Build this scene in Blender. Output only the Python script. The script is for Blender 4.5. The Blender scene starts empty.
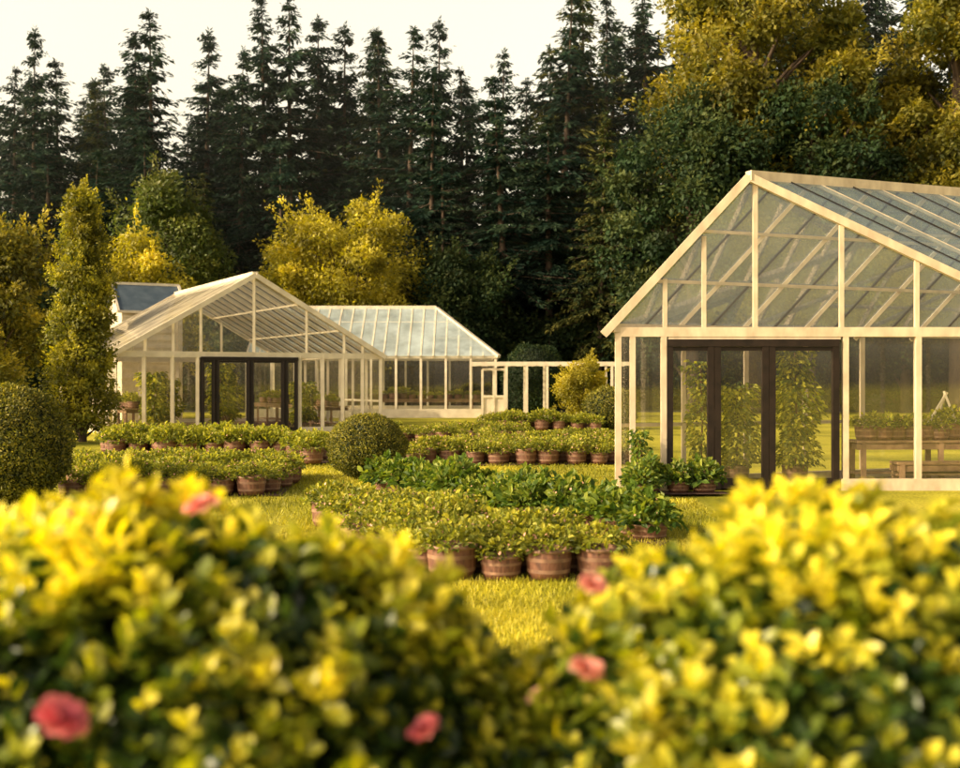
import bpy, math, random
import numpy as np
from mathutils import Vector
R = np.random.default_rng(7)
random.seed(7)
scene = bpy.context.scene
COL = scene.collection

# ------------------------------------------------------------ mesh helpers
def unit(a):
    a = np.asarray(a, float)
    return a / np.maximum(np.linalg.norm(a, axis=-1, keepdims=True), 1e-9)

class Acc:
    def __init__(s):
        s.V = []; s.F = []; s.T = []; s.M = []; s.S = []; s.n = 0
    def add(s, verts, faces, tint=None, mat=0, smooth=False):
        verts = np.asarray(verts, float)
        if verts.ndim == 2: verts = verts[None]
        faces = np.asarray(faces, int)
        N, k, _ = verts.shape; m = len(faces)
        s.V.append(verts.reshape(-1, 3))
        f = faces[None] + (np.arange(N) * k)[:, None, None] + s.n
        s.F.append(f.reshape(-1, 4))
        t = np.full(N, .5) if tint is None else np.asarray(tint, float)
        s.T.append(np.repeat(t, m)); s.M.append(np.full(N * m, mat)); s.S.append(np.full(N * m, smooth))
        s.n += N * k
    def mesh(s, name, mats):
        V = np.concatenate(s.V); F = np.concatenate(s.F)
        me = bpy.data.meshes.new(name)
        me.vertices.add(len(V)); me.vertices.foreach_set('co', V.astype(np.float32).ravel())
        me.loops.add(F.size); me.loops.foreach_set('vertex_index', F.astype(np.int32).ravel())
        me.polygons.add(len(F)); me.polygons.foreach_set('loop_start', (np.arange(len(F)) * 4).astype(np.int32))
        me.update(calc_edges=True)
        me.polygons.foreach_set('material_index', np.concatenate(s.M).astype(np.int32))
        me.polygons.foreach_set('use_smooth', np.concatenate(s.S))
        at = me.attributes.new('tint', 'FLOAT', 'FACE')
        at.data.foreach_set('value', np.concatenate(s.T).astype(np.float32))
        for m in mats: me.materials.append(m)
        me.update()
        return me

def obj(name, data, parent=None, loc=(0, 0, 0), rz=0, sc=1):
    o = bpy.data.objects.new(name, data)
    COL.objects.link(o)
    o.location = loc; o.rotation_euler = (0, 0, rz)
    o.scale = (sc, sc, sc) if not hasattr(sc, '__len__') else sc
    if parent: o.parent = parent
    return o
def empty(name, loc=(0, 0, 0)):
    return obj(name, None, None, loc)

_k = [0]
def bar(acc, p, q, w, h, mat=0, up=(0, 0, 1)):
    _k[0] += 1
    w = w + .0013 * (_k[0] % 7); h = h + .0011 * (_k[0] % 5)
    p = np.array(p, float); q = np.array(q, float)
    d = unit(q - p); up = np.array(up, float)
    if abs(np.dot(d, up)) > .98: up = np.array([0, 1., 0])
    s = unit(np.cross(d, up)); n = np.cross(s, d)
    v = []
    for b in (p, q):
        for i, j in ((-1, -1), (1, -1), (1, 1), (-1, 1)):
            v.append(b + s * w / 2 * i + n * h / 2 * j)
    acc.add(v, [(3, 2, 1, 0), (4, 5, 6, 7), (0, 1, 5, 4), (1, 2, 6, 5), (2, 3, 7, 6), (3, 0, 4, 7)], mat=mat, tint=[R.random()])

def tube(acc, pts, rad, n=7, mat=0, wob=.0):
    pts = np.array(pts, float); m = len(pts); ring = []
    for i in range(m):
        d = unit(pts[min(i + 1, m - 1)] - pts[max(i - 1, 0)])
        a = np.array([1., 0, 0]) if abs(d[0]) < .8 else np.array([0, 1., 0])
        s = unit(np.cross(d, a)); t = np.cross(d, s)
        for j in range(n):
            an = 2 * math.pi * j / n
            r = rad[i] * (1 + wob * (R.random() - .5))
            ring.append(pts[i] + r * (s * math.cos(an) + t * math.sin(an)))
    F = [(i * n + j, i * n + (j + 1) % n, (i + 1) * n + (j + 1) % n, (i + 1) * n + j) for i in range(m - 1) for j in range(n)]
    acc.add(ring, F, mat=mat, smooth=True)

def lathe(acc, prof, n=20, c=(0, 0, 0), mat=0, smooth=True, sx=1):
    v = []
    for r, z in prof:
        for j in range(n):
            a = 2 * math.pi * j / n
            v.append((c[0] + r * math.cos(a) * sx, c[1] + r * math.sin(a), c[2] + z))
    F = [(i * n + j, i * n + (j + 1) % n, (i + 1) * n + (j + 1) % n, (i + 1) * n + j) for i in range(len(prof) - 1) for j in range(n)]
    acc.add(v, F, mat=mat, smooth=smooth)

def leaves(acc, c, d, nrm, L, W, tint, mat=0, fold=False):
    c = np.asarray(c, float); N = len(c)
    d = unit(d); s = unit(np.cross(d, nrm)); n = np.cross(s, d)
    L = np.broadcast_to(np.asarray(L, float), (N,))[:, None]; W = np.broadcast_to(np.asarray(W, float), (N,))[:, None]
    tip = c + d * L - n * L * .12
    if not fold:
        a = c + d * L * .5 + s * W * .5; b = c + d * L * .5 - s * W * .5
        acc.add(np.stack([c, a, tip, b], 1), [(0, 1, 2, 3)], tint, mat)
    elif fold == 2:   # broad leaf with a rounded end and a folded midrib
        mid = c + d * L * .5 - n * L * .01
        l1 = c + d * L * .28 + s * W * .34 + n * W * .16; l2 = c + d * L * .6 + s * W * .5 + n * W * .18; l3 = c + d * L * .86 + s * W * .3 + n * W * .04 - n * L * .05
        r1 = c + d * L * .28 - s * W * .34 + n * W * .16; r2 = c + d * L * .6 - s * W * .5 + n * W * .18; r3 = c + d * L * .86 - s * W * .3 + n * W * .04 - n * L * .05
        acc.add(np.stack([c, l1, l2, l3, tip, r3, r2, r1, mid], 1), [(0, 1, 2, 8), (8, 2, 3, 4), (0, 8, 6, 7), (8, 4, 5, 6)], tint, mat)
    else:
        l1 = c + d * L * .33 + s * W * .42 + n * W * .18; l2 = c + d * L * .72 + s * W * .38 + n * W * .14
        r1 = c + d * L * .33 - s * W * .42 + n * W * .18; r2 = c + d * L * .72 - s * W * .38 + n * W * .14
        acc.add(np.stack([c, l1, l2, tip, r2, r1], 1), [(0, 1, 2, 3), (0, 3, 4, 5)], tint, mat)

def rdir(N): return unit(R.normal(size=(N, 3)))

# ------------------------------------------------------------ materials
def newmat(name):
    m = bpy.data.materials.new(name); m.use_nodes = True
    nt = m.node_tree; nt.nodes.clear()
    return m, nt, nt.nodes.new('ShaderNodeOutputMaterial')
def ramp(nt, cols, pos=None):
    r = nt.nodes.new('ShaderNodeValToRGB'); e = r.color_ramp.elements
    pos = pos or [i / (len(cols) - 1) for i in range(len(cols))]
    while len(e) < len(cols): e.new(.5)
    for i, (c, p) in enumerate(zip(cols, pos)):
        e[i].position = p; e[i].color = (*c, 1)
    return r
def noise(nt, scale, detail=4, coord='Object'):
    tc = nt.nodes.new('ShaderNodeTexCoord'); n = nt.nodes.new('ShaderNodeTexNoise')
    n.inputs['Scale'].default_value = scale; n.inputs['Detail'].default_value = detail
    nt.links.new(tc.outputs[coord], n.inputs['Vector']); return n
def mul(nt, a, b):
    m = nt.nodes.new('ShaderNodeMix'); m.data_type = 'RGBA'; m.blend_type = 'MULTIPLY'; m.inputs[0].default_value = 1
    nt.links.new(a, m.inputs[6]); nt.links.new(b, m.inputs[7]); return m.outputs[2]

def leafmat(name, cols, trans=.35, nscale=1.0, rough=.5, pos=None, lo=.55, spec=.3):
    m, nt, out = newmat(name); L = nt.links
    at = nt.nodes.new('ShaderNodeAttribute'); at.attribute_name = 'tint'
    r = ramp(nt, cols, pos); L.new(at.outputs['Fac'], r.inputs[0])
    n = noise(nt, nscale, 3); r2 = ramp(nt, [(lo,) * 3, (1.25, 1.25, 1.2)], [.35, .65]); L.new(n.outputs[0], r2.inputs[0])
    c = mul(nt, r.outputs[0], r2.outputs[0])
    p = nt.nodes.new('ShaderNodeBsdfPrincipled'); p.inputs['Roughness'].default_value = rough; p.inputs['Specular IOR Level'].default_value = spec
    t = nt.nodes.new('ShaderNodeBsdfTranslucent')
    hs = nt.nodes.new('ShaderNodeHueSaturation'); hs.inputs['Value'].default_value = 1.5; hs.inputs['Saturation'].default_value = 1.1
    L.new(c, hs.inputs['Color']); L.new(c, p.inputs['Base Color']); L.new(hs.outputs[0], t.inputs['Color'])
    mx = nt.nodes.new('ShaderNodeMixShader'); mx.inputs[0].default_value = trans
    L.new(p.outputs[0], mx.inputs[1]); L.new(t.outputs[0], mx.inputs[2]); L.new(mx.outputs[0], out.inputs[0])
    return m

def solid(name, c1, c2, nscale=6, rough=.6, bump=.1, stretch=None, metal=0, spec=.5):
    m, nt, out = newmat(name); L = nt.links
    n = noise(nt, nscale, 5)
    if stretch:
        mp = nt.nodes.new('ShaderNodeMapping'); mp.inputs['Scale'].default_value = stretch
        tc = nt.nodes.new('ShaderNodeTexCoord'); L.new(tc.outputs['Object'], mp.inputs[0]); L.new(mp.outputs[0], n.inputs['Vector'])
    r = ramp(nt, [c1, c2], [.3, .7]); L.new(n.outputs[0], r.inputs[0])
    p = nt.nodes.new('ShaderNodeBsdfPrincipled'); p.inputs['Roughness'].default_value = rough; p.inputs['Metallic'].default_value = metal
    p.inputs['Specular IOR Level'].default_value = spec
    b = nt.nodes.new('ShaderNodeBump'); b.inputs['Strength'].default_value = bump; b.inputs['Distance'].default_value = .02
    L.new(n.outputs[0], b.inputs['Height']); L.new(b.outputs[0], p.inputs['Normal'])
    L.new(r.outputs[0], p.inputs['Base Color']); L.new(p.outputs[0], out.inputs[0])
    return m

def glassmat(name, film=0.0, filmcol=(.8, .85, .85), base=.07, tcol=(.93, .95, .92)):
    m, nt, out = newmat(name); L = nt.links
    lw = nt.nodes.new('ShaderNodeLayerWeight'); lw.inputs['Blend'].default_value = .5
    pw = nt.nodes.new('ShaderNodeMath'); pw.operation = 'POWER'; pw.inputs[1].default_value = 3.5; L.new(lw.outputs['Facing'], pw.inputs[0])
    ma = nt.nodes.new('ShaderNodeMath'); ma.operation = 'MULTIPLY_ADD'; ma.inputs[1].default_value = .7; ma.inputs[2].default_value = base; L.new(pw.outputs[0], ma.inputs[0])
    t = nt.nodes.new('ShaderNodeBsdfTransparent'); t.inputs[0].default_value = (*tcol, 1)
    g = nt.nodes.new('ShaderNodeBsdfGlossy'); g.inputs['Roughness'].default_value = .03
    mx = nt.nodes.new('ShaderNodeMixShader'); L.new(ma.outputs[0], mx.inputs[0]); L.new(t.outputs[0], mx.inputs[1]); L.new(g.outputs[0], mx.inputs[2])
    res = mx.outputs[0]
    if film > 0:
        n = noise(nt, .9, 5); rr = nt.nodes.new('ShaderNodeMapRange'); rr.inputs[1].default_value = .3; rr.inputs[2].default_value = .7
        rr.inputs[3].default_value = film * .5; rr.inputs[4].default_value = min(1, film * 1.4); L.new(n.outputs[0], rr.inputs[0])
        d = nt.nodes.new('ShaderNodeBsdfDiffuse'); d.inputs[0].default_value = (*filmcol, 1)
        tl = nt.nodes.new('ShaderNodeBsdfTranslucent'); tl.inputs[0].default_value = (*filmcol, 1)
        m2 = nt.nodes.new('ShaderNodeMixShader'); m2.inputs[0].default_value = .4; L.new(d.outputs[0], m2.inputs[1]); L.new(tl.outputs[0], m2.inputs[2])
        m3 = nt.nodes.new('ShaderNodeMixShader'); L.new(rr.outputs[0], m3.inputs[0]); L.new(res, m3.inputs[1]); L.new(m2.outputs[0], m3.inputs[2]); res = m3.outputs[0]
    L.new(res, out.inputs[0]); return m

M_bark = solid('bark', (.035, .022, .015), (.10, .065, .04), 3, .9, .5, (6, 6, 1))
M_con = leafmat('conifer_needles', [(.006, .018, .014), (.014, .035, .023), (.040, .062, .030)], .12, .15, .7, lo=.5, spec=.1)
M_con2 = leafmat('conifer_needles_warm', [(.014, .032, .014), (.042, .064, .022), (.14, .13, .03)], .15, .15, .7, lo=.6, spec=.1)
M_dark = leafmat('dark_leaves', [(.010, .026, .012), (.026, .050, .018), (.075, .090, .024)], .2, .35, .6, lo=.45, spec=.15)
M_mid = leafmat('mid_leaves', [(.03, .055, .014), (.08, .11, .022), (.18, .18, .035)], .3, .35, lo=.5)
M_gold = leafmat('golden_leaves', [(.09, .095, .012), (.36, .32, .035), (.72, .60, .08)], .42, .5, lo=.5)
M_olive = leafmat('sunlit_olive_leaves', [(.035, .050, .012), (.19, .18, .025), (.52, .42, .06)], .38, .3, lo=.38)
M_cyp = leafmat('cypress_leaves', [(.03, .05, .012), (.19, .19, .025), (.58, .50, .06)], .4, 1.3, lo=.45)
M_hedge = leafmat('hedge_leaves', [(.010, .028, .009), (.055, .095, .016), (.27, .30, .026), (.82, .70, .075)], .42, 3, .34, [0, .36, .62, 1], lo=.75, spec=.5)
M_top = leafmat('topiary_leaves', [(.055, .07, .012), (.17, .165, .024), (.44, .36, .05)], .32, 3, lo=.65)
M_bed = leafmat('bed_leaves', [(.07, .10, .02), (.24, .26, .035), (.58, .52, .065)], .4, 4, lo=.7)
M_bed2 = leafmat('bed_leaves_deep', [(.03, .07, .014), (.11, .17, .024), (.36, .38, .05)], .4, 4, lo=.75)
M_grass = leafmat('grass_blades', [(.18, .19, .016), (.44, .39, .03), (.72, .60, .075)], .3, .8, lo=.55)
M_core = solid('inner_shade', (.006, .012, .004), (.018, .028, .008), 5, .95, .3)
M_wood = solid('tan_painted_timber', (.48, .37, .25), (.70, .57, .40), 3, .5, .15, (2, 2, 1))
M_white = solid('cream_painted_timber', (.58, .49, .36), (.76, .66, .50), 3, .5, .12)
M_bronze = solid('dark_bronze_frame', (.010, .006, .004), (.022, .013, .009), 8, .5, .05, spec=.25)
M_pot = solid('barrel_wood', (.085, .034, .020), (.22, .095, .052), 9, .65, .4, (3, 3, .6))
M_hoop = solid('barrel_rim', (.14, .070, .042), (.30, .17, .10), 12, .55, .2)
M_soil = solid('soil', (.05, .022, .014), (.13, .055, .032), 14, .95, .8)
M_bench = solid('bench_timber', (.18, .10, .055), (.34, .21, .12), 5, .7, .3, (1, 8, 1))
M_slate = solid('slate_blue_roof', (.05, .075, .10), (.10, .13, .16), 3, .45, .1)
M_glass = glassmat('glass', film=.03, filmcol=(.8, .72, .55), base=.11, tcol=(.98, .98, .96))
M_roofg = glassmat('roof_glass', film=.20, filmcol=(.68, .80, .84), base=.27, tcol=(.84, .93, .97))
M_whitew = glassmat('whitewashed_glass', film=.78, filmcol=(.64, .74, .76), base=.12)
M_cream = glassmat('cream_washed_glass', film=.5, filmcol=(.76, .67, .50), base=.12)
M_pink, nt, out = newmat('petals')
at = nt.nodes.new('ShaderNodeAttribute'); at.attribute_name = 'tint'
rr = ramp(nt, [(.74, .12, .17), (.88, .30, .26), (.92, .50, .34)]); nt.links.new(at.outputs['Fac'], rr.inputs[0])
p = nt.nodes.new('ShaderNodeBsdfPrincipled'); p.inputs['Roughness'].default_value = .5; nt.links.new(rr.outputs[0], p.inputs['Base Color'])
t = nt.nodes.new('ShaderNodeBsdfTranslucent'); nt.links.new(rr.outputs[0], t.inputs[0])
mx = nt.nodes.new('ShaderNodeMixShader'); mx.inputs[0].default_value = .3
nt.links.new(p.outputs[0], mx.inputs[1]); nt.links.new(t.outputs[0], mx.inputs[2]); nt.links.new(mx.outputs[0], out.inputs[0])

# ------------------------------------------------------------ ground
def sheet(name, x0, x1, y0, y1, z, mat, poly=None):
    v = poly if poly else [(x0, y0), (x1, y0), (x1, y1), (x0, y1)]
    me = bpy.data.meshes.new(name); me.from_pydata([(a, b, z) for a, b in v], [], [tuple(range(len(v)))]); me.materials.append(mat)
    return obj(name, me)
M_lawn, nt, out = newmat('lawn'); L = nt.links
n1 = noise(nt, .45, 6); n2 = noise(nt, 22, 6)
r1 = ramp(nt, [(.18, .18, .018), (.46, .40, .038), (.66, .54, .07)], [.3, .5, .72]); L.new(n1.outputs[0], r1.inputs[0])
r2 = ramp(nt, [(.5, .55, .4), (1.15, 1.15, 1.1)], [.3, .65]); L.new(n2.outputs[0], r2.inputs[0])
c = mul(nt, r1.outputs[0], r2.outputs[0]); p = nt.nodes.new('ShaderNodeBsdfPrincipled'); p.inputs['Roughness'].default_value = .9; p.inputs['Specular IOR Level'].default_value = .1
b = nt.nodes.new('ShaderNodeBump'); b.inputs['Strength'].default_value = .6; b.inputs['Distance'].default_value = .03
L.new(n2.outputs[0], b.inputs['Height']); L.new(b.outputs[0], p.inputs['Normal']); L.new(c, p.inputs['Base Color']); L.new(p.outputs[0], out.inputs[0])
sheet('lawn', -600, 600, -200, 1200, 0, M_lawn)
M_ff = solid('forest_floor', (.012, .014, .007), (.04, .035, .016), .8, .95, .5)
sheet('forest_floor', -160, 160, 63, 260, .006, M_ff)

# wooded hill behind the forest
acc = Acc(); nx, ny = 90, 14
g = []
for j in range(ny):
    for i in range(nx):
        x = -150 + 300 * i / (nx - 1); y = 104 + 60 * j / (ny - 1)
        g.append((x, y, 16 * math.sin(min(1, j / 6) * math.pi / 2) + 1.6 * math.sin(x * .35 + j) + R.random() * 2.2 - .3))
acc.add(g, [(j * nx + i, j * nx + i + 1, (j + 1) * nx + i + 1, (j + 1) * nx + i) for j in range(ny - 1) for i in range(nx - 1)], smooth=True)
M_hill = solid('wooded_hill', (.008, .018, .010), (.03, .05, .024), .9, .95, .9)
obj('hill', acc.mesh('hill', [M_hill]))

# evening haze hanging in the forest: a homogeneous thin air volume
hm = bpy.data.materials.new('haze'); hm.use_nodes = True; nt = hm.node_tree; nt.nodes.clear()
o_ = nt.nodes.new('ShaderNodeOutputMaterial'); vs = nt.nodes.new('ShaderNodeVolumeScatter')
vs.inputs['Color'].default_value = (.90, .94, .88, 1); vs.inputs['Density'].default_value = .0014; vs.inputs['Anisotropy'].default_value = .2
nt.links.new(vs.outputs[0], o_.inputs['Volume'])
acc = Acc(); x0, x1, y0, y1, z0, z1 = -110, 110, 68, 101, .03, 34
acc.add([(x0, y0, z0), (x1, y0, z0), (x1, y1, z0), (x0, y1, z0), (x0, y0, z1), (x1, y0, z1), (x1, y1, z1), (x0, y1, z1)],
        [(0, 3, 2, 1), (4, 5, 6, 7), (0, 1, 5, 4), (1, 2, 6, 5), (2, 3, 7, 6), (3, 0, 4, 7)])
obj('haze', acc.mesh('haze', [hm]))

# grass blades
acc = Acc()
def blades(N, x0, x1, y0, y1, h, w):
    u = R.random(N); y = y0 * (y1 / y0) ** u
    x = x0 + (x1 - x0) * R.random(N)
    c = np.stack([x, y, np.zeros(N)], 1)
    d = unit(np.stack([R.normal(0, .45, N), R.normal(0, .45, N), np.ones(N)], 1))
    a = R.random(N) * 6.28; s = np.stack([np.cos(a), np.sin(a), np.zeros(N)], 1)
    hh = (h * (.5 + R.random(N)))[:, None]; k = np.maximum(1, y / 11)[:, None]
    p0 = c - s * w * .5 * k; p1 = c + s * w * .5 * k; tip = c + d * hh
    acc.add(np.stack([p0, p1, tip + s * w * .12, tip - s * w * .12], 1), [(0, 1, 2, 3)], np.clip(R.random(N) * .7 + .3 * np.sin(x * 1.7 + y * .9), 0, 1))
blades(110000, -2.2, 3.0, 4.5, 17, .045, .008)
blades(60000, -8, 2.5, 14, 40, .05, .01)
obj('grass', acc.mesh('grass', [M_grass]))

# ------------------------------------------------------------ trees
def conifer(H, Rb, start, seed, mat, droop=.25, dens=1.0):
    global R
    R = np.random.default_rng(seed); acc = Acc()
    lean = R.normal(0, .014, 2) * H
    tube(acc, [(lean[0] * t, lean[1] * t, H * t) for t in (0, .25, .5, .75, .98)], [H * .013, H * .011, H * .008, H * .004, .02], 7, mat=1)
    nw = int(50 * dens)
    lop = R.random() * 6.28
    for w in range(nw):
        t = start + (1 - start) * (w + R.random()) / nw
        ln = Rb * (1 - (t - start) / (1 - start)) ** .8 * (.40 + .9 * R.random()) + .25
        if t < start + .1: ln *= .6
        z = H * t
        for k in range(6):
            if R.random() < .20: continue
            a = R.random() * 6.28; l = ln * (.45 + .8 * R.random()) * (1 + .25 * math.cos(a - lop))
            m = max(3, int(l / .34)); s = (np.arange(m) + R.random(m)) / m
            dx = np.array([math.cos(a), math.sin(a), 0])
            rise = .42 * (t) - droop * (1 - t) + R.normal(0, .10)
            P = np.array([lean[0] * t, lean[1] * t, z]) + dx * (s * l)[:, None] + np.array([0, 0, 1.]) * ((rise * s - .25 * s * s) * l)[:, None]
            if l > 1.2 and R.random() < .6: tube(acc, [P[0], P[-1]], [.05, .015], 4, mat=1)
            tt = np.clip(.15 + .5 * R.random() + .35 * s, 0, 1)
            side = np.array([-dx[1], dx[0], 0])
            for q in (-1, 1, 0, 1, -1, 0):
                dd = dx * (.7 if q else .9) + side * q * (.75 + .3 * R.random()) + np.array([0, 0, -.20 - .45 * R.random()]) + R.normal(0, .28, (m, 3))
                LL = (.34 + .5 * R.random(m)) * (1.1 - .5 * s) * min(1, .45 + l / 3)
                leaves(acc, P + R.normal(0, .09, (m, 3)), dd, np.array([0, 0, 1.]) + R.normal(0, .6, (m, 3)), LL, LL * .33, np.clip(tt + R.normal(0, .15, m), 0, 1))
    N = 30
    zz = H * (.965 + .04 * R.random(N)); c = np.stack([np.full(N, lean[0]), np.full(N, lean[1]), zz], 1)
    dd = rdir(N); dd[:, 2] = np.abs(dd[:, 2]) + .4
    leaves(acc, c, dd, rdir(N), .35, .1, R.random(N))
    return acc.mesh('conifer', [mat, M_bark])

def crownleaves(acc, clumps, per, ls, squash=.8):
    for (c, r) in clumps:
        N = int(per * (.7 + .6 * R.random()))
        u = rdir(N); rad = r * (R.random(N) ** .35) * (1 + .25 * np.sin(u[:, 0] * 5 + c[0]) * np.cos(u[:, 1] * 4 + c[1]))
        P = np.array(c) + u * rad[:, None] * np.array([1, 1, squash])
        d = unit(u * .7 + rdir(N) * .8 + np.array([0, 0, -.15]))
        nn = unit(u + rdir(N) * .7 + np.array([0, 0, .5]))
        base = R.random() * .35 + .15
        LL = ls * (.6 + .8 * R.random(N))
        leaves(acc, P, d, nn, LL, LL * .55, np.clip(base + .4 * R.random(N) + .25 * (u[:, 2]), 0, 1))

def decid(H, hw, zlow, nclump, per, ls, seed, mat, shape='round', rc=None):
    global R
    R = np.random.default_rng(seed); acc = Acc()
    zc = (H + zlow) / 2; hh = (H - zlow) / 2
    clumps = []
    rc = rc or hw * .30
    for i in range(nclump):
        u = rdir(1)[0]; k = (.35 + .65 * R.random() ** .5)
        wz = u[2] * k
        wid = 1.0
        r = rc * (.6 + .8 * R.random())
        if shape == 'column':
            f = (i + .5) / nclump
            wz = -1 + 2 * f; wid = min(1, math.sqrt(max(.0, 1 - max(0, f - .35) / .65)) + .05); u = np.array([math.cos(i * 2.4), math.sin(i * 2.4), 0]); k = .25 + .75 * R.random() ** .6
            r *= (.55 + .45 * wid)
        clumps.append(((u[0] * k * (hw - r * .7) * wid, u[1] * k * (hw - r * .7) * wid, zc + wz * (hh - r * .6)), r))
    tr = max(.08, H * .018)
    tube(acc, [(0, 0, 0), (.02 * H * R.normal() * .3, 0, zlow * .6), (0, .01 * H, zc), (0, 0, H * .85)], [tr * 1.3, tr, tr * .7, tr * .15], 8, mat=1, wob=.1)
    for c, r in clumps[::2]:
        z0 = max(zlow * .7, c[2] - (abs(c[0]) + abs(c[1])) * .8 - .5)
        mid = (c[0] * .5, c[1] * .5, (z0 + c[2]) / 2 + .2)
        tube(acc, [(0, 0, z0), mid, c], [tr * .4, tr * .22, tr * .07], 5, mat=1)
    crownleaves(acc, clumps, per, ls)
    for c, r in clumps[::2]:
        o = np.array(c) - np.array([0, 0, zc]); d = unit(o + np.array([0, 0, .8 * r]))
        if shape == 'column': d = unit(np.array([o[0], o[1], 0]) * .5 + np.array([0, 0, 1.2]))
        N = 45; s = R.random(N)
        P = np.array(c) + d * (r * (.8 + .9 * s))[:, None] + R.normal(0, .11 * r, (N, 3))
        leaves(acc, P, d + R.normal(0, .6, (N, 3)), rdir(N), ls * .9, ls * .5, np.clip(.5 + .5 * R.random(N), 0, 1))
    return acc.mesh('tree', [mat, M_bark])

forest = empty('forest', (0, 75, 0))
protos = [conifer(27, 4.8, .16, 11, M_con), conifer(27, 4.2, .24, 12, M_con), conifer(27, 5.6, .10, 13, M_con),
          conifer(27, 3.6, .38, 14, M_con), conifer(27, 4.6, .20, 15, M_con2), conifer(27, 5.9, .06, 16, M_con, .4), conifer(27, 4.4, .28, 17, M_con, .1), conifer(27, 5.0, .14, 18, M_con, .5)]
rr_ = random.Random(3)
def plant(x, y, h, k=None, wide=1.0):
    k = rr_.randrange(8) if k is None else k
    s = h / 27
    obj('conifer', protos[k], forest, (x, y - 75, -.1), rr_.random() * 6.28, (s * wide, s * wide, s))
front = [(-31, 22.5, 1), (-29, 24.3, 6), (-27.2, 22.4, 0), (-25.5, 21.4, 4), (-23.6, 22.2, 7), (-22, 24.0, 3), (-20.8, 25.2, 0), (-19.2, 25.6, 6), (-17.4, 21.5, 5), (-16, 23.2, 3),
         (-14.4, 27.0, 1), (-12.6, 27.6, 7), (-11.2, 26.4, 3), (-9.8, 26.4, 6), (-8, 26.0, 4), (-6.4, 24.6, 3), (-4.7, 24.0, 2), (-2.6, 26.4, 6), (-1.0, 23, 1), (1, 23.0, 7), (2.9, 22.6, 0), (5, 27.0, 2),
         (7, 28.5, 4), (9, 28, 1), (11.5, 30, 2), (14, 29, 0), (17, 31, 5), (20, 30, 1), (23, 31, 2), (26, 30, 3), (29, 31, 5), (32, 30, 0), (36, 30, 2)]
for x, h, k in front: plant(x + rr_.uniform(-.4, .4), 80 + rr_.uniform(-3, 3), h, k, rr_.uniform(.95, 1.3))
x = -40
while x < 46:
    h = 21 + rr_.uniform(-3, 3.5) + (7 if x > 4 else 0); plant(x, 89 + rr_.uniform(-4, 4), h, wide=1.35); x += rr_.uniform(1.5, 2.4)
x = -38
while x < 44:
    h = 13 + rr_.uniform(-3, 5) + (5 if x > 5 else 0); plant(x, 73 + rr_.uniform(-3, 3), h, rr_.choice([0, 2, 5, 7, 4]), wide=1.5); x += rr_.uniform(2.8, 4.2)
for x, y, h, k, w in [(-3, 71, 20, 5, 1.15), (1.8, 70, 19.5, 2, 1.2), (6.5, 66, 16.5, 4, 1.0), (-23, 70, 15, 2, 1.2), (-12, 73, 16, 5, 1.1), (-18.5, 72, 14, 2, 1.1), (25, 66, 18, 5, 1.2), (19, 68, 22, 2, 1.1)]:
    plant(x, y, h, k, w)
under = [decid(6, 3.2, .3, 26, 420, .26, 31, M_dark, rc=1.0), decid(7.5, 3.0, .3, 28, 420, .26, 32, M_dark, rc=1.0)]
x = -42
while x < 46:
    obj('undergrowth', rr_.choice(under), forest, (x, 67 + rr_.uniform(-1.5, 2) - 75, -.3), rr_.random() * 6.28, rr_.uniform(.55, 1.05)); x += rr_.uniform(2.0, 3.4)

def tree(name, x, y, *a, **k):
    return obj(name, decid(*a, **k), None, (x, y, 0), 0)
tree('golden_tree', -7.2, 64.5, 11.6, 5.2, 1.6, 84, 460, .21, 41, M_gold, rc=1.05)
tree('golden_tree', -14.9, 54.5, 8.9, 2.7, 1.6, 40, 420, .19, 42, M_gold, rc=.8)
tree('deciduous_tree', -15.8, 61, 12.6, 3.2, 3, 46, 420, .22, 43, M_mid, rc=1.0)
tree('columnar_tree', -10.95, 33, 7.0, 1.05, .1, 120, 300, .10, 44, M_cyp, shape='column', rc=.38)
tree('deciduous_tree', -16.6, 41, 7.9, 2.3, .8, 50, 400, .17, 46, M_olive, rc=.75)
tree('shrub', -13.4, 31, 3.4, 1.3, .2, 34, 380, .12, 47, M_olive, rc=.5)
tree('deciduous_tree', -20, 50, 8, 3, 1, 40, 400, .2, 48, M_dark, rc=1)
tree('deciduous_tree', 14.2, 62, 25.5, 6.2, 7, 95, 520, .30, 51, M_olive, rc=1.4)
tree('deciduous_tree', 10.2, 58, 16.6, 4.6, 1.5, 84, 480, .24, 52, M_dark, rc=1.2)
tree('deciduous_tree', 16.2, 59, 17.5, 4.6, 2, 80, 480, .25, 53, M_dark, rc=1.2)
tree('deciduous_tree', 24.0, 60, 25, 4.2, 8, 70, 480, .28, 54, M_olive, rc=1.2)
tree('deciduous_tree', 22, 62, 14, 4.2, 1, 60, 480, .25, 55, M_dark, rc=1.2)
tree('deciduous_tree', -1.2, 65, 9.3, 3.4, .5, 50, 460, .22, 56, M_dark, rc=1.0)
tree('golden_shrub', 3.95, 46, 2.6, 1.2, .05, 30, 420, .10, 57, M_gold, rc=.38)

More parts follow.
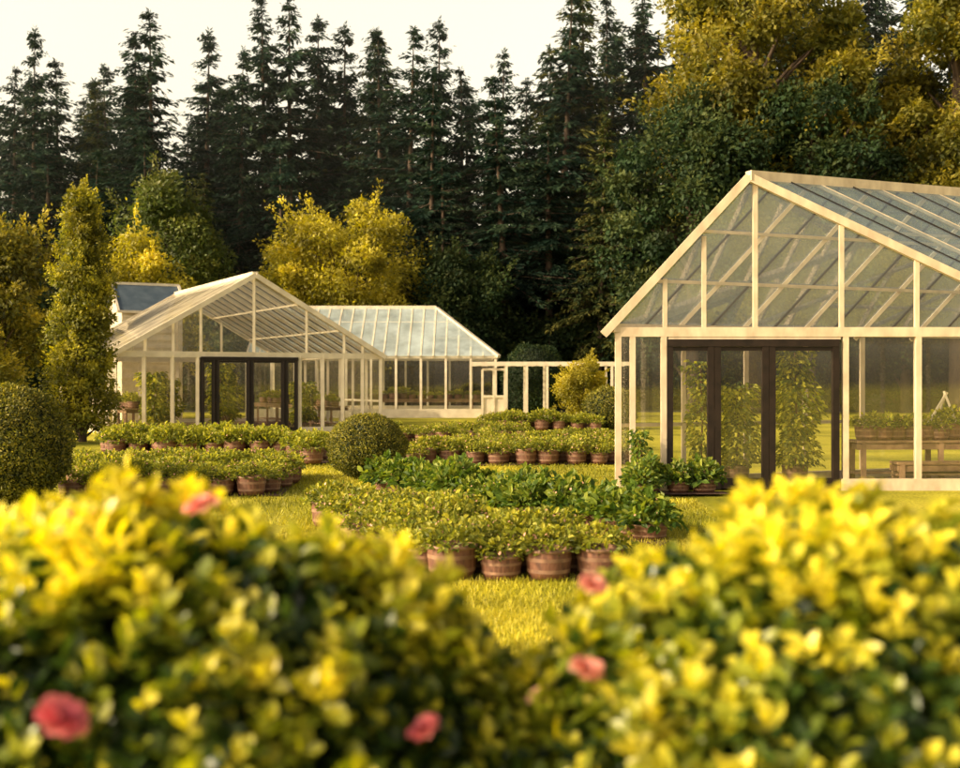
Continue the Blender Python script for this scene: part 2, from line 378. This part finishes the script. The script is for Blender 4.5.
R = np.random.default_rng(99)
def ball(name, x, y, r, h, N, ls, mat, seed=1):
    global R
    R = np.random.default_rng(seed); acc = Acc()
    u = rdir(N); bump = 1 + .035 * np.sin(u[:, 0] * 6 + seed) * np.cos(u[:, 1] * 5) + .03 * np.sin(u[:, 2] * 11 + u[:, 0] * 7)
    sc = np.array([r, r, h / 2])
    P = u * sc * (bump * (.93 + .1 * R.random(N)))[:, None] + np.array([0, 0, h / 2])
    P[:, 2] = np.maximum(P[:, 2], .02)
    leaves(acc, P, u * .6 + rdir(N), u + rdir(N) * .6, ls * (.6 + .8 * R.random(N)), ls * .5, np.clip(R.random(N) * .8 + .15 * u[:, 2], 0, 1))
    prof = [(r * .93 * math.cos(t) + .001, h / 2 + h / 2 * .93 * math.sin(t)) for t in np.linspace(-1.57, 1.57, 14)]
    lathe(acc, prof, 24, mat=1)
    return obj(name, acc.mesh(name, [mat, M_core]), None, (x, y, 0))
ball('topiary_ball', -1.95, 20.8, .66, 1.1, 18000, .045, M_top, 1)
ball('topiary_ball', -6.5, 16.6, .80, 1.62, 26000, .05, M_top, 2)
ball('topiary_ball', 4.5, 41.5, .92, 1.45, 9000, .08, M_top, 3)
ball('round_bush', 2.45, 54.5, 1.5, 3.3, 12000, .12, M_dark, 4)

# ------------------------------------------------------------ potted plants and beds
def pot(acc, r, h, c=(0, 0, 0)):
    lathe(acc, [(.001, .0), (r * .82, 0), (r * .92, h * .22)], 18, c, 1)
    lathe(acc, [(r * .945, h * .22), (r * .955, h * .34)], 18, c, 2)
    lathe(acc, [(r * .93, h * .22), (r * .985, h * .6)], 18, c, 1)
    lathe(acc, [(r * 1.0, h * .60), (r * 1.012, h * .72)], 18, c, 2)
    lathe(acc, [(r * .985, h * .55), (r * 1.0, h * .9)], 18, c, 1)
    lathe(acc, [(r * 1.0, h * .88), (r * 1.05, h * .9), (r * 1.05, h), (r * .96, h), (r * .94, h * .88), (.001, h * .87)], 18, c, 2)
def potted(seed, r=.205, h=.25, fr=.27, N=360, ls=.055, mat=None, fh=.20):
    global R
    R = np.random.default_rng(seed); acc = Acc(); pot(acc, r, h)
    u = rdir(N); u[:, 2] = np.abs(u[:, 2])
    rad = (.55 + .45 * R.random(N) ** .5)[:, None]
    P = u * rad * np.array([fr, fr, fh]) * (1 + .15 * np.sin(u[:, :1] * 7 + seed)) + np.array([0, 0, h * .92])
    LL = ls * (.6 + .8 * R.random(N))
    leaves(acc, P, u * .8 + rdir(N) * .7, u + np.array([0, 0, .7]) + rdir(N) * .6, LL, LL * .62, np.clip(R.random(N) * .7 + .3 * u[:, 2], 0, 1), fold=True)
    n2 = 10; v = rdir(n2); v[:, 2] = np.abs(v[:, 2]) + .3; v = unit(v)
    leaves(acc, v * np.array([fr, fr, fh]) * 1.03 + np.array([0, 0, h * .95]), rdir(n2), v, .03, .028, .9 + .1 * R.random(n2), mat=3)
    return acc.mesh('potted_plant', [mat or M_bed, M_pot, M_hoop, M_pink])
PA = [potted(60 + i) for i in range(4)]
PB = [potted(70 + i, r=.19, h=.16, fr=.30, N=360, ls=.10, mat=M_bed2, fh=.30) for i in range(3)]
PC = [potted(80 + i, r=.24, h=.3, fr=.34, N=420, ls=.08, mat=M_bed, fh=.30) for i in range(3)]
pr = random.Random(5)
def inside(x, y, poly):
    c = False; j = len(poly) - 1
    for i in range(len(poly)):
        xi, yi = poly[i]; xj, yj = poly[j]
        if (yi > y) != (yj > y) and x < (xj - xi) * (y - yi) / (yj - yi) + xi: c = not c
        j = i
    return c
zsoil = [.008]
def bed(name, poly, sp, protos, jit=.04, sc=(.86, 1.15)):
    cx = sum(p[0] for p in poly) / len(poly); cy = sum(p[1] for p in poly) / len(poly)
    e = empty(name, (cx, cy, 0))
    me = bpy.data.meshes.new('soil_strip'); k = 1.06
    me.from_pydata([((a - cx) * k, (b - cy) * k, zsoil[0]) for a, b in poly], [], [tuple(range(len(poly)))]); me.materials.append(M_soil)
    zsoil[0] += .004
    obj('soil_strip', me, e)
    x0 = min(p[0] for p in poly); x1 = max(p[0] for p in poly); y0 = min(p[1] for p in poly); y1 = max(p[1] for p in poly)
    y = y0 + .02; r = 0
    while y < y1:
        x = x0 + (sp * .5 if r % 2 else .02)
        while x < x1:
            if inside(x, y, poly):
                s = pr.uniform(*sc)
                obj('potted_plant', pr.choice(protos), e, (x - cx + pr.uniform(-jit, jit), y - cy + pr.uniform(-jit, jit), zsoil[0]), pr.random() * 6.28, (s, s, s * pr.uniform(.88, 1.12)))
            x += sp
        y += sp * .95; r += 1
    return e
bed('planting_bed', [(-.55, 10.25), (1.12, 10.25), (.95, 11.2), (-.85, 14.4), (-1.95, 14.4)], .42, PA, .02)
bed('planting_bed', [(1.75, 12.4), (2.0, 13.0), (-.9, 18.6), (-1.6, 18.3)], .36, PB, .06)
bed('planting_bed', [(-6.1, 17.6), (-3.0, 17.6), (-3.2, 21.0), (-6.9, 21.0)], .44, PA)
bed('planting_bed', [(-1.35, 23.6), (3.2, 24.2), (3.4, 27.2), (-1.3, 26.0)], .5, PA)
bed('planting_bed', [(.2, 28.4), (3.6, 28.8), (3.6, 29.9), (.2, 29.5)], .5, PA)
bed('planting_bed', [(-2.6, 32.5), (1.3, 32.5), (1.4, 34.5), (-2.7, 34.5)], .55, PA)
bed('planting_bed', [(-8.6, 27.0), (-4.4, 26.2), (-4.0, 27.4), (-8.8, 29.2)], .52, PC)
bed('planting_bed', [(-3.9, 24.0), (-3.1, 24.0), (-3.1, 26), (-4.0, 26)], .6, PC)
bed('planting_bed', [(2.3, 17.4), (3.6, 17.5), (3.6, 17.9), (2.3, 18.0)], .42, PB)
bed('planting_bed', [(.2, 40), (4.0, 40), (4.0, 41), (.2, 41)], .6, PC)

# ------------------------------------------------------------ greenhouses
def quadface(acc, pts, mat=0):
    pts = list(pts)
    if len(pts) == 3: pts = [pts[0], pts[1], (np.array(pts[1]) + np.array(pts[2])) / 2, pts[2]]
    acc.add(pts, [(0, 1, 2, 3)], mat=mat)

def greenhouse(O, U, V, W, Ln, ez, az, au, door, posts, gm, roofmat, fr, bw=.075, nraft=9, purl=2, wallm=M_glass, leafs=2, sstep=1.1, stile=.08, backposts=6):
    O = np.array([*O, 0.]); U = unit(np.array([*U, 0.])); V = unit(np.array([*V, 0.]))
    root = empty('greenhouse', tuple(O))
    P = lambda a, b, z: U * a + V * b + np.array([0, 0, z])
    f = Acc(); g = Acc(); rg = Acc(); d = Acc()
    def rz(a): return ez + (az - ez) * (a / au if a < au else (W - a) / (W - au))
    for p, q in ((P(0, 0, 0), P(0, Ln, 0)), (P(W, 0, 0), P(W, Ln, 0)), (P(0, Ln, 0), P(W, Ln, 0)), (P(0, 0, 0), P(door[0], 0, 0)), (P(door[1], 0, 0), P(W, 0, 0))):
        z = np.array([0, 0, .09]); bar(f, p + z, q + z, .12, .18)
    for b in (0, Ln):
        bar(f, P(-.05, b, ez - .06), P(W + .05, b, ez - .06), bw * 1.1, bw * 1.7)
        for a in gm + [au]:
            bar(f, P(a, b, ez), P(a, b, rz(a) - .03), bw * .75, bw * .8)
    for a in posts: bar(f, P(a, 0, .1), P(a, 0, ez - .05), bw, bw * 1.05)
    for i in range(backposts + 1):
        a = W * i / backposts; bar(f, P(a, Ln, .1), P(a, Ln, ez - .05), bw, bw)
    for a in (0, W):
        bar(f, P(a, -.1, ez), P(a, Ln + .1, ez), bw * 1.3, bw * 1.5)
        n = int(Ln / sstep)
        for i in range(1, n + 1): bar(f, P(a, Ln * i / n, .1), P(a, Ln * i / n, ez), bw * .8, bw * .8)
        bar(f, P(a, 0, 1.0), P(a, Ln, 1.0), bw * .5, bw * .6)
    ov = .12
    bar(f, P(au, -ov, az + .03), P(au, Ln + ov, az + .03), bw * 1.7, bw * 1.7)
    for i in range(nraft + 1):
        b = -ov + (Ln + 2 * ov) * i / nraft
        big = 1.45 if i in (0, nraft) else .7
        for e, sgn in ((-.12, 0), (W + .12, 1)):
            dz = .01 if big > 1 else 0
            bar(f, P(e, b, ez - .11 + dz), P(au, b, az + dz), bw * big * .8, bw * big)
    for k in range(1, purl + 1):
        t = k / (purl + 1)
        for e in (0, W):
            a = e + (au - e) * t; bar(f, P(a, -ov, ez + (az - ez) * t - .05), P(a, Ln + ov, ez + (az - ez) * t - .05), bw * .5, bw * .55)
    for b in np.linspace(Ln * .25, Ln * .75, 3): bar(f, P(0, b, ez), P(W, b, ez), bw * .6, bw * .8)
    gb = Acc(); m_ = nraft * 2
    for i in range(1, m_, 2):
        b = -ov + (Ln + 2 * ov) * i / m_
        for e in (-.12, W + .12): bar(gb, P(e, b, ez - .075), P(au, b, az + .035), .028, .03)
    obj('glazing_bars', gb.mesh('glazing_bars', [M_bronze]), root)
    quadface(rg, [P(-.12, -ov, ez - .11 + .05), P(au, -ov, az + .05), P(au, Ln + ov, az + .05), P(-.12, Ln + ov, ez - .11 + .05)])
    quadface(rg, [P(W + .12, -ov, ez - .06), P(W + .12, Ln + ov, ez - .06), P(au, Ln + ov, az + .05), P(au, -ov, az + .05)])
    quadface(g, [P(0, 0, .18), P(0, Ln, .18), P(0, Ln, ez), P(0, 0, ez)])
    quadface(g, [P(W, 0, .18), P(W, Ln, .18), P(W, Ln, ez), P(W, 0, ez)])
    quadface(g, [P(0, Ln, .18), P(W, Ln, .18), P(W, Ln, ez), P(0, Ln, ez)])
    fa = sorted(posts)
    for i in range(len(fa) - 1):
        a, c = fa[i], fa[i + 1]
        if a >= door[0] - .01 and c <= door[1] + .01: continue
        if a < door[0] and c > door[1]: continue
        quadface(g, [P(a, 0, .18), P(c, 0, .18), P(c, 0, ez), P(a, 0, ez)])
    for b in (0, Ln):
        gs = [0] + sorted(gm + [au]) + [W]
        for i in range(len(gs) - 1):
            quadface(g, [P(gs[i], b, ez), P(gs[i + 1], b, ez), P(gs[i + 1], b, rz(gs[i + 1]) + .001), P(gs[i], b, rz(gs[i]) + .001)])
    dz = door[2]
    bar(d, P(door[0], -.03, dz - .05), P(door[1], -.03, dz - .05), .12, .11)
    bar(f, P(door[0], 0, dz + .03), P(door[1], 0, dz + .03), bw * .8, .05)
    div = door[3]
    xs = [door[0]] + div + [door[1]]
    for i, a in enumerate(xs):
        for sx in ((.5,) if i == 0 else (-.5,) if i == len(xs) - 1 else (-.55, .55)):
            bar(d, P(a + sx * stile, -.03, .02), P(a + sx * stile, -.03, dz - .1), stile, .10)
    for i in range(len(xs) - 1):
        bar(d, P(xs[i] + stile, -.03, .11), P(xs[i + 1] - stile, -.03, .11), .06, .16)
        bar(d, P(xs[i] + stile, -.03, dz - .14), P(xs[i + 1] - stile, -.03, dz - .14), .05, .06)
        quadface(g, [P(xs[i] + stile, -.03, .19), P(xs[i + 1] - stile, -.03, .19), P(xs[i + 1] - stile, -.03, dz - .12), P(xs[i] + stile, -.03, dz - .12)])
        if 0 < i:
            bar(d, P(xs[i] + stile * .9, -.12, .98), P(xs[i] + stile * .9, -.12, 1.25), .025, .025)
    obj('frame', f.mesh('frame', [fr]), root); obj('glass_walls', g.mesh('glass_walls', [wallm]), root)
    obj('glass_roof', rg.mesh('glass_roof', [roofmat]), root); obj('doors', d.mesh('doors', [M_bronze]), root)
    fl = Acc(); quadface(fl, [P(0, 0, .05), P(W, 0, .05), P(W, Ln, .05), P(0, Ln, .05)]); obj('floor', fl.mesh('floor', [M_soil]), root)
    return root, P, O

def bench(P0, P1, w, z, plants=True, name='potting_bench', parent=None, th=.06, pp=None, gap=.42):
    P0 = np.array([*P0, 0.]); P1 = np.array([*P1, 0.]); d = unit(P1 - P0); s = np.array([-d[1], d[0], 0]); Ld = np.linalg.norm(P1 - P0)
    a = Acc()
    for k in np.linspace(-.5, .5, 5): bar(a, P0 + s * k * w * .82 + [0, 0, z], P1 + s * k * w * .82 + [0, 0, z], w * .19, th * .6)
    for t in np.linspace(.04, .96, max(2, int(Ld / 1.2) + 1)):
        for q in (-.42, .42):
            b = P0 + d * Ld * t + s * q * w; bar(a, b, b + [0, 0, z - .02], .07, .07)
        bar(a, P0 + d * Ld * t - s * w * .42 + [0, 0, z - .09], P0 + d * Ld * t + s * w * .42 + [0, 0, z - .09], .04, .08)
    for q in (-.44, .44): bar(a, P0 + s * q * w + [0, 0, z - .08], P1 + s * q * w + [0, 0, z - .08], .03, .09)
    bar(a, P0 + [0, 0, .22], P1 + [0, 0, .22], w * .6, .03)
    o = obj(name, a.mesh(name, [M_bench]))
    if plants:
        n = int(Ld / gap)
        for i in range(n):
            p = P0 + d * (.25 + i * (Ld - .4) / max(1, n - 1)) + s * pr.uniform(-.15, .15) * w
            q = obj('potted_plant', pr.choice(pp or (PA + PC[:1])), o, (p[0], p[1], z + .02), pr.random() * 6, pr.uniform(.7, .95))
    return o

def vine(x, y, h, r=.2, N=900, ls=.09, mat=None, seed=5, z0=.1):
    global R
    R = np.random.default_rng(seed); a = Acc(); pot(a, .2, .3)
    tube(a, [(0, 0, .2), (.03, .02, h * .5), (0, 0, h * .97)], [.018, .015, .01], 6, mat=1)
    z = .3 + (h - .3) * R.random(N); an = R.random(N) * 6.28
    rr = r * (.35 + .65 * R.random(N)) * (.65 + .5 * np.abs(np.sin(z * 3.1 + seed)) + .2 * np.sin(an + z * 2))
    u = np.stack([np.cos(an), np.sin(an), np.zeros(N)], 1)
    P = u * rr[:, None]; P[:, 2] = z
    leaves(a, P, u + rdir(N) * .6 + np.array([0, 0, -.5]), u + rdir(N) * .5 + np.array([0, 0, .5]), ls * (.6 + .8 * R.random(N)), ls * .65, R.random(N), fold=True)
    return obj('climbing_plant', a.mesh('climbing_plant', [mat or M_bed2, M_pot, M_hoop]), None, (x, y, 0.05))

# right greenhouse
greenhouse((2.13, 18.5), (1, 0), (.918, .396), 7.12, 9.5, 2.5, 4.81, 2.11,
           (.77, 3.42, 2.32, [1.50, 2.34]), [0, .22, .70, 3.50, 4.62, 5.9, 7.12], [.72, 1.32, 3.44, 4.6, 5.9], M_roofg, M_wood, bw=.085, nraft=8, purl=2, stile=.095)
bench((5.95, 19.25), (8.7, 19.45), .55, .72, gap=.25)
bench((6.5, 18.85), (8.3, 18.95), .35, .40, plants=False)
e = Acc()
for p, q in (((7.05, 19.3, .74), (7.55, 19.4, 1.5)), ((7.75, 19.25, .74), (7.5, 19.4, 1.52)), ((7.4, 19.6, .74), (7.52, 19.4, 1.48)), ((7.2, 19.3, 1.0), (7.66, 19.28, 1.0))): bar(e, p, q, .03, .03)
obj('folding_easel', e.mesh('folding_easel', [M_white]))
vine(3.46, 18.82, 1.95, .24, 1000, .085, M_bed, seed=5)
vine(4.05, 18.95, 1.6, .32, 1300, .09, M_bed, seed=6)
vine(4.98, 18.98, 2.15, .34, 2000, .09, M_bed, seed=7)
vine(2.42, 18.25, .9, .13, 260, .08, seed=8)
# left greenhouse
ca, sa = .882, .471
_, P, O = greenhouse((-10.95, 36), (ca, sa), (-sa, ca), 8.65, 9.8, 2.55, 5.0, 4.3,
           (2.58, 5.74, 2.42, [3.05, 4.16, 5.3]), [0, .86, 1.72, 2.5, 5.82, 6.6, 7.3, 8.0, 8.65], [.9, 1.75, 2.6, 6.05, 7.35, 8.0], M_cream, M_white, bw=.105, nraft=11, purl=2, stile=.11)
W3 = lambda a, b: (O + P(a, b, 0))[:2]
bench(W3(.9, .8), W3(.9, 8.5), .9, .8); bench(W3(7.4, .8), W3(7.4, 8.5), .9, .8)
for a, b, h, s in ((3.4, .7, 2.2, 11), (1.3, .7, 1.9, 12), (6.3, 1.2, 1.6, 13), (4.9, 5, 1.9, 14), (3.0, 6, 1.7, 15)):
    w = W3(a, b); vine(w[0], w[1], h, .40, 1100, .14, M_bed, seed=s)
# slate roofed shed behind the left greenhouse
r = empty('slate_roofed_shed'); a = Acc(); wl = Acc()
vO = np.array([-13.1, 48., 0])
def VP(x, y, z): return vO + np.array([ca, sa, 0]) * x + np.array([-sa, ca, 0]) * y + [0, 0, z]
quadface(a, [VP(-1.35, -.15, 4.4), VP(1.35, -.15, 4.4), VP(1.35, 1.3, 5.6), VP(-1.35, 1.3, 5.6)])
quadface(a, [VP(-1.35, 1.3, 5.6), VP(1.35, 1.3, 5.6), VP(1.35, 2.75, 4.4), VP(-1.35, 2.75, 4.4)])
obj('slate_roof', a.mesh('slate_roof', [M_slate]), r)
for p, q in (((-1.2, 0, 0), (1.2, 0, 0)), ((-1.2, 2.6, 0), (1.2, 2.6, 0)), ((-1.2, 0, 0), (-1.2, 2.6, 0)), ((1.2, 0, 0), (1.2, 2.6, 0))):
    quadface(wl, [VP(*p), VP(*q), VP(q[0], q[1], 4.5), VP(p[0], p[1], 4.5)])
for x in (-1.2, 1.2): quadface(wl, [VP(x, 0, 4.5), VP(x, 2.6, 4.5), VP(x, 1.3, 5.5)])
for z in np.arange(.3, 4.4, .3): bar(wl, VP(-1.2, -.02, z), VP(1.2, -.02, z), .03, .05)
obj('walls', wl.mesh('walls', [M_white]), r)
a = Acc()
for p, q in (((-1.38, -.15, 4.4), (1.38, -.15, 4.4)), ((-1.38, 1.3, 5.62), (1.38, 1.3, 5.62)), ((-1.36, -.15, 4.4), (-1.36, 1.3, 5.6)), ((1.36, -.15, 4.4), (1.36, 1.3, 5.6))):
    bar(a, VP(*p), VP(*q), .1, .1)
obj('roof_trim', a.mesh('roof_trim', [M_white]), r)

# middle greenhouse with hipped end
root = empty('greenhouse', (0, 0, 0)); f = Acc(); g = Acc(); rg = Acc()
X0, X1, Y0, Y1, EZ, AZ = -10.5, .7, 54, 61, 2.75, 5.15; RX = -2.1
for x in np.arange(X1, X0 - .01, -1.12):
    for y in (Y0, Y1): bar(f, (x, y, 0), (x, y, EZ), .10, .10)
for y in np.arange(Y0 + 1.17, Y1, 1.17): bar(f, (X1, y, 0), (X1, y, EZ), .1, .1)
for z, w in ((.2, .4), (EZ, .16)):
    bar(f, (X0, Y0, z), (X1 + .1, Y0, z), .14, w); bar(f, (X0, Y1, z), (X1 + .1, Y1, z), .14, w); bar(f, (X1, Y0, z), (X1, Y1, z), .13, w)
bar(f, (X0, 57.5, AZ), (RX, 57.5, AZ), .2, .2)
bar(f, (X1 + .15, Y0 - .15, EZ), (RX, 57.5, AZ), .16, .14); bar(f, (X1 + .15, Y1 + .15, EZ), (RX, 57.5, AZ), .16, .14)
n = 20
for i in range(n + 1):
    x = X1 - (X1 - X0) * i / n
    if x <= RX: bar(f, (x, Y0 - .15, EZ), (x, 57.5, AZ), .06, .09); bar(f, (x, Y1 + .15, EZ), (x, 57.5, AZ), .06, .08)
    else:
        t = (X1 - x) / (X1 - RX); bar(f, (x, Y0 - .15, EZ), (x, Y0 + 3.5 * t, EZ + (AZ - EZ) * t), .06, .09)
for t in (.35, .68):
    bar(f, (X0, Y0 + 3.5 * t, EZ + (AZ - EZ) * t + .03), (X1 + (RX - X1) * t, Y0 + 3.5 * t, EZ + (AZ - EZ) * t + .03), .06, .05)
z = EZ + .03
quadface(rg, [(X0, Y0 - .15, z), (X1 + .15, Y0 - .15, z), (RX, 57.5, AZ + .03), (X0, 57.5, AZ + .03)])
quadface(rg, [(X0, Y1 + .15, z), (X0, 57.5, AZ + .03), (RX, 57.5, AZ + .03), (X1 + .15, Y1 + .15, z)])
quadface(rg, [(X1 + .15, Y0 - .15, z), (X1 + .15, Y1 + .15, z), (RX, 57.5, AZ + .03)])
quadface(g, [(X0, Y0, .4), (X1, Y0, .4), (X1, Y0, EZ), (X0, Y0, EZ)]); quadface(g, [(X1, Y0, .4), (X1, Y1, .4), (X1, Y1, EZ), (X1, Y0, EZ)]); quadface(g, [(X0, Y1, .4), (X1, Y1, .4), (X1, Y1, EZ), (X0, Y1, EZ)])
obj('frame', f.mesh('frame', [M_white]), root); obj('glass_walls', g.mesh('glass_walls', [M_glass]), root); obj('glass_roof', rg.mesh('glass_roof', [M_whitew]), root)
bench((-9, 56), (0, 56), 1.2, .8)
# entrance screen + pergola
a = Acc()
for x in (.1, .58, 1.05): bar(a, (x, 51, 0), (x, 51, 2.15), .09, .09)
for z in (.1, 1.0, 2.15): bar(a, (.1, 51, z), (1.05, 51, z), .08, .10)
quadface(a, [(.1, 51.01, .1), (1.05, 51.01, .1), (1.05, 51.01, 1.0), (.1, 51.01, 1.0)])
obj('garden_gate', a.mesh('garden_gate', [M_white]))
a = Acc()
for y in (50, 52.4):
    bar(a, (-.4, y, 2.38), (6.3, y, 2.38), .12, .16)
    for x in (1.1, 1.95, 2.8, 4.2, 5.5): bar(a, (x, y, 0), (x, y, 2.32), .10, .10)
for x in np.arange(-.2, 6.3, .5): bar(a, (x, 50.06, 2.40), (x, 52.34, 2.40), .06, .09)
obj('pergola', a.mesh('pergola', [M_white]))

# ------------------------------------------------------------ foreground rose hedges
def hedge(name, c, s, nshoot, blooms, seed):
    global R
    R = np.random.default_rng(seed); a = Acc(); c = np.array(c); s = np.array(s)
    u = rdir(nshoot * 2); u = u[(u[:, 2] > -.25) & (u[:, 1] < .75)][:nshoot]; N = len(u)
    bump = .055 * np.sin(u[:, 0] * 9 + seed) * np.cos(u[:, 2] * 7) + .055 * np.sin(u[:, 1] * 11 + u[:, 0] * 5)
    k = .885 + bump + .15 * R.random(N) ** 1.5
    P = c + u * s * k[:, None]
    axis = unit(u * .8 + np.array([0, 0, .7]) + R.normal(0, .35, (N, 3)))
    growth_shade = np.clip(.06 + .68 * R.random(N) + (k - .94) * 3.2 + .55 * (u[:, 2] - .38), 0, 1)  # random new growth, plus painted shade: darker inside and low, lighter on top
    t1 = unit(np.cross(axis, rdir(N))); t2 = np.cross(axis, t1)
    for j in range(9):
        an = j * 2.4 + R.random(N) * .6; tilt = (.45 + .13 * j) + R.normal(0, .16, N)
        side = t1 * np.cos(an)[:, None] + t2 * np.sin(an)[:, None]
        d = axis * np.cos(tilt)[:, None] + side * np.sin(tilt)[:, None]
        nn = axis * np.sin(tilt)[:, None] - side * np.cos(tilt)[:, None]
        L_ = (.040 + .046 * R.random(N)) * (.75 + .04 * j)
        leaves(a, P - axis * (.009 * j), d, nn + R.normal(0, .15, (N, 3)), L_, L_ * .60, np.clip(growth_shade * (1.05 - .05 * j) + R.normal(0, .10, N), 0, 1), fold=2)
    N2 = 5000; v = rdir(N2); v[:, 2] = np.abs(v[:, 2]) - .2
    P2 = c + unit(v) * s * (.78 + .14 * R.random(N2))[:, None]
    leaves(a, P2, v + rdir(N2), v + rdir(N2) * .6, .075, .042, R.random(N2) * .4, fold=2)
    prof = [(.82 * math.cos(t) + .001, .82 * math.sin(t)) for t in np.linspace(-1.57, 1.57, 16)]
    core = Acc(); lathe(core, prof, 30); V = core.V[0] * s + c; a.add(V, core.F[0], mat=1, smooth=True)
    for (bx, bz, br, tn) in blooms:
        q = 1 - ((bx - c[0]) / s[0]) ** 2 - ((bz - c[2]) / s[2]) ** 2
        by = c[1] - s[1] * math.sqrt(max(q, 0.0)) - .02
        o = np.array([bx, by, bz]); ax = unit(np.array([R.normal(0, .4), -.35, .9]))
        x1 = unit(np.cross(ax, [1, 0, 0])); x2 = np.cross(ax, x1)
        for ring, (nr, tl, sc_) in enumerate(((5, .15, .45), (6, .45, .62), (7, .8, .82), (8, 1.15, 1.0), (8, 1.4, 1.0))):
            for j in range(nr):
                an = 6.283 * j / nr + ring * .5 + R.normal(0, .08)
                sd = x1 * math.cos(an) + x2 * math.sin(an); ss = np.cross(ax, sd)
                d = ax * math.cos(tl) + sd * math.sin(tl); nn = ax * math.sin(tl) - sd * math.cos(tl)
                L_ = br * sc_ * (1 + R.normal(0, .1)); w = L_ * .48
                pts = []
                for t, wk, lift in ((.05, .25, 0), (.5, 1.0, .12), (.85, .95, .05), (1.0, .55, -.08)):
                    for q_ in (-1, 0, 1):
                        pts.append(o + d * L_ * t + ss * w * wk * q_ + nn * (lift * L_ + abs(q_) * .16 * L_))
                F = [(i * 3 + k_, i * 3 + k_ + 1, (i + 1) * 3 + k_ + 1, (i + 1) * 3 + k_) for i in range(3) for k_ in range(2)]
                a.add(pts, F, tint=[min(1, tn + .12 * ring * R.random())], mat=2, smooth=True)
    return obj(name, a.mesh(name, [M_hedge, M_core, M_pink]))
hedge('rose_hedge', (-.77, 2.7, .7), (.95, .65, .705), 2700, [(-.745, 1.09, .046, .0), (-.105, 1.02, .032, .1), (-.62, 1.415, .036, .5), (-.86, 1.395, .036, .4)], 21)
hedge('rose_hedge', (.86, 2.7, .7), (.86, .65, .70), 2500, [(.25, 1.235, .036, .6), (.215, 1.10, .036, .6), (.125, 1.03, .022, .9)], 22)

# ------------------------------------------------------------ light, sky, camera
sv = Vector((-.80, -.32, .41)).normalized()   # towards the sun
sun = bpy.data.lights.new('sun', 'SUN'); sun.energy = 5.0; sun.angle = math.radians(.5); sun.color = (1, .80, .50)
so = obj('sun', sun, None, (-20, -10, 20)); so.rotation_euler = (-sv).to_track_quat('-Z', 'Y').to_euler()
w = bpy.data.worlds.new('World'); scene.world = w; w.use_nodes = True; nt = w.node_tree; nt.nodes.clear()
sky = nt.nodes.new('ShaderNodeTexSky'); sky.sky_type = 'NISHITA'; sky.sun_disc = False
sky.sun_elevation = math.asin(sv.z); sky.sun_rotation = math.atan2(sv.x, sv.y)
sky.dust_density = 4; sky.air_density = 1.2; sky.ozone_density = 1
hs = nt.nodes.new('ShaderNodeHueSaturation'); hs.inputs['Saturation'].default_value = .35
# warm horizon haze: brighter and creamier low down, by world direction
tc = nt.nodes.new('ShaderNodeTexCoord'); sp = nt.nodes.new('ShaderNodeSeparateXYZ'); nt.links.new(tc.outputs['Generated'], sp.inputs[0])
hz = ramp(nt, [(4.6, 3.85, 2.75), (4.4, 3.8, 2.85), (1.1, 1.02, .95)], [0, .34, .62]); nt.links.new(sp.outputs['Z'], hz.inputs[0])
bg = nt.nodes.new('ShaderNodeBackground'); bg.inputs['Strength'].default_value = .10
wo = nt.nodes.new('ShaderNodeOutputWorld')
nt.links.new(sky.outputs[0], hs.inputs['Color']); o_ = mul(nt, hs.outputs[0], hz.outputs[0]); nt.links.new(o_, bg.inputs[0]); nt.links.new(bg.outputs[0], wo.inputs[0])
scene.view_settings.view_transform = 'Standard'; scene.view_settings.look = 'None'; scene.view_settings.exposure = 0
cam = bpy.data.cameras.new('camera'); cam.lens = 45; cam.sensor_width = 36; cam.clip_end = 3000
cam.dof.use_dof = True; cam.dof.focus_distance = 19; cam.dof.aperture_fstop = 1.9
co = obj('camera', cam, None, (0, 0, 1.7)); co.rotation_euler = (math.radians(90), 0, 0)
cam.shift_y = -4 / 960
scene.camera = co
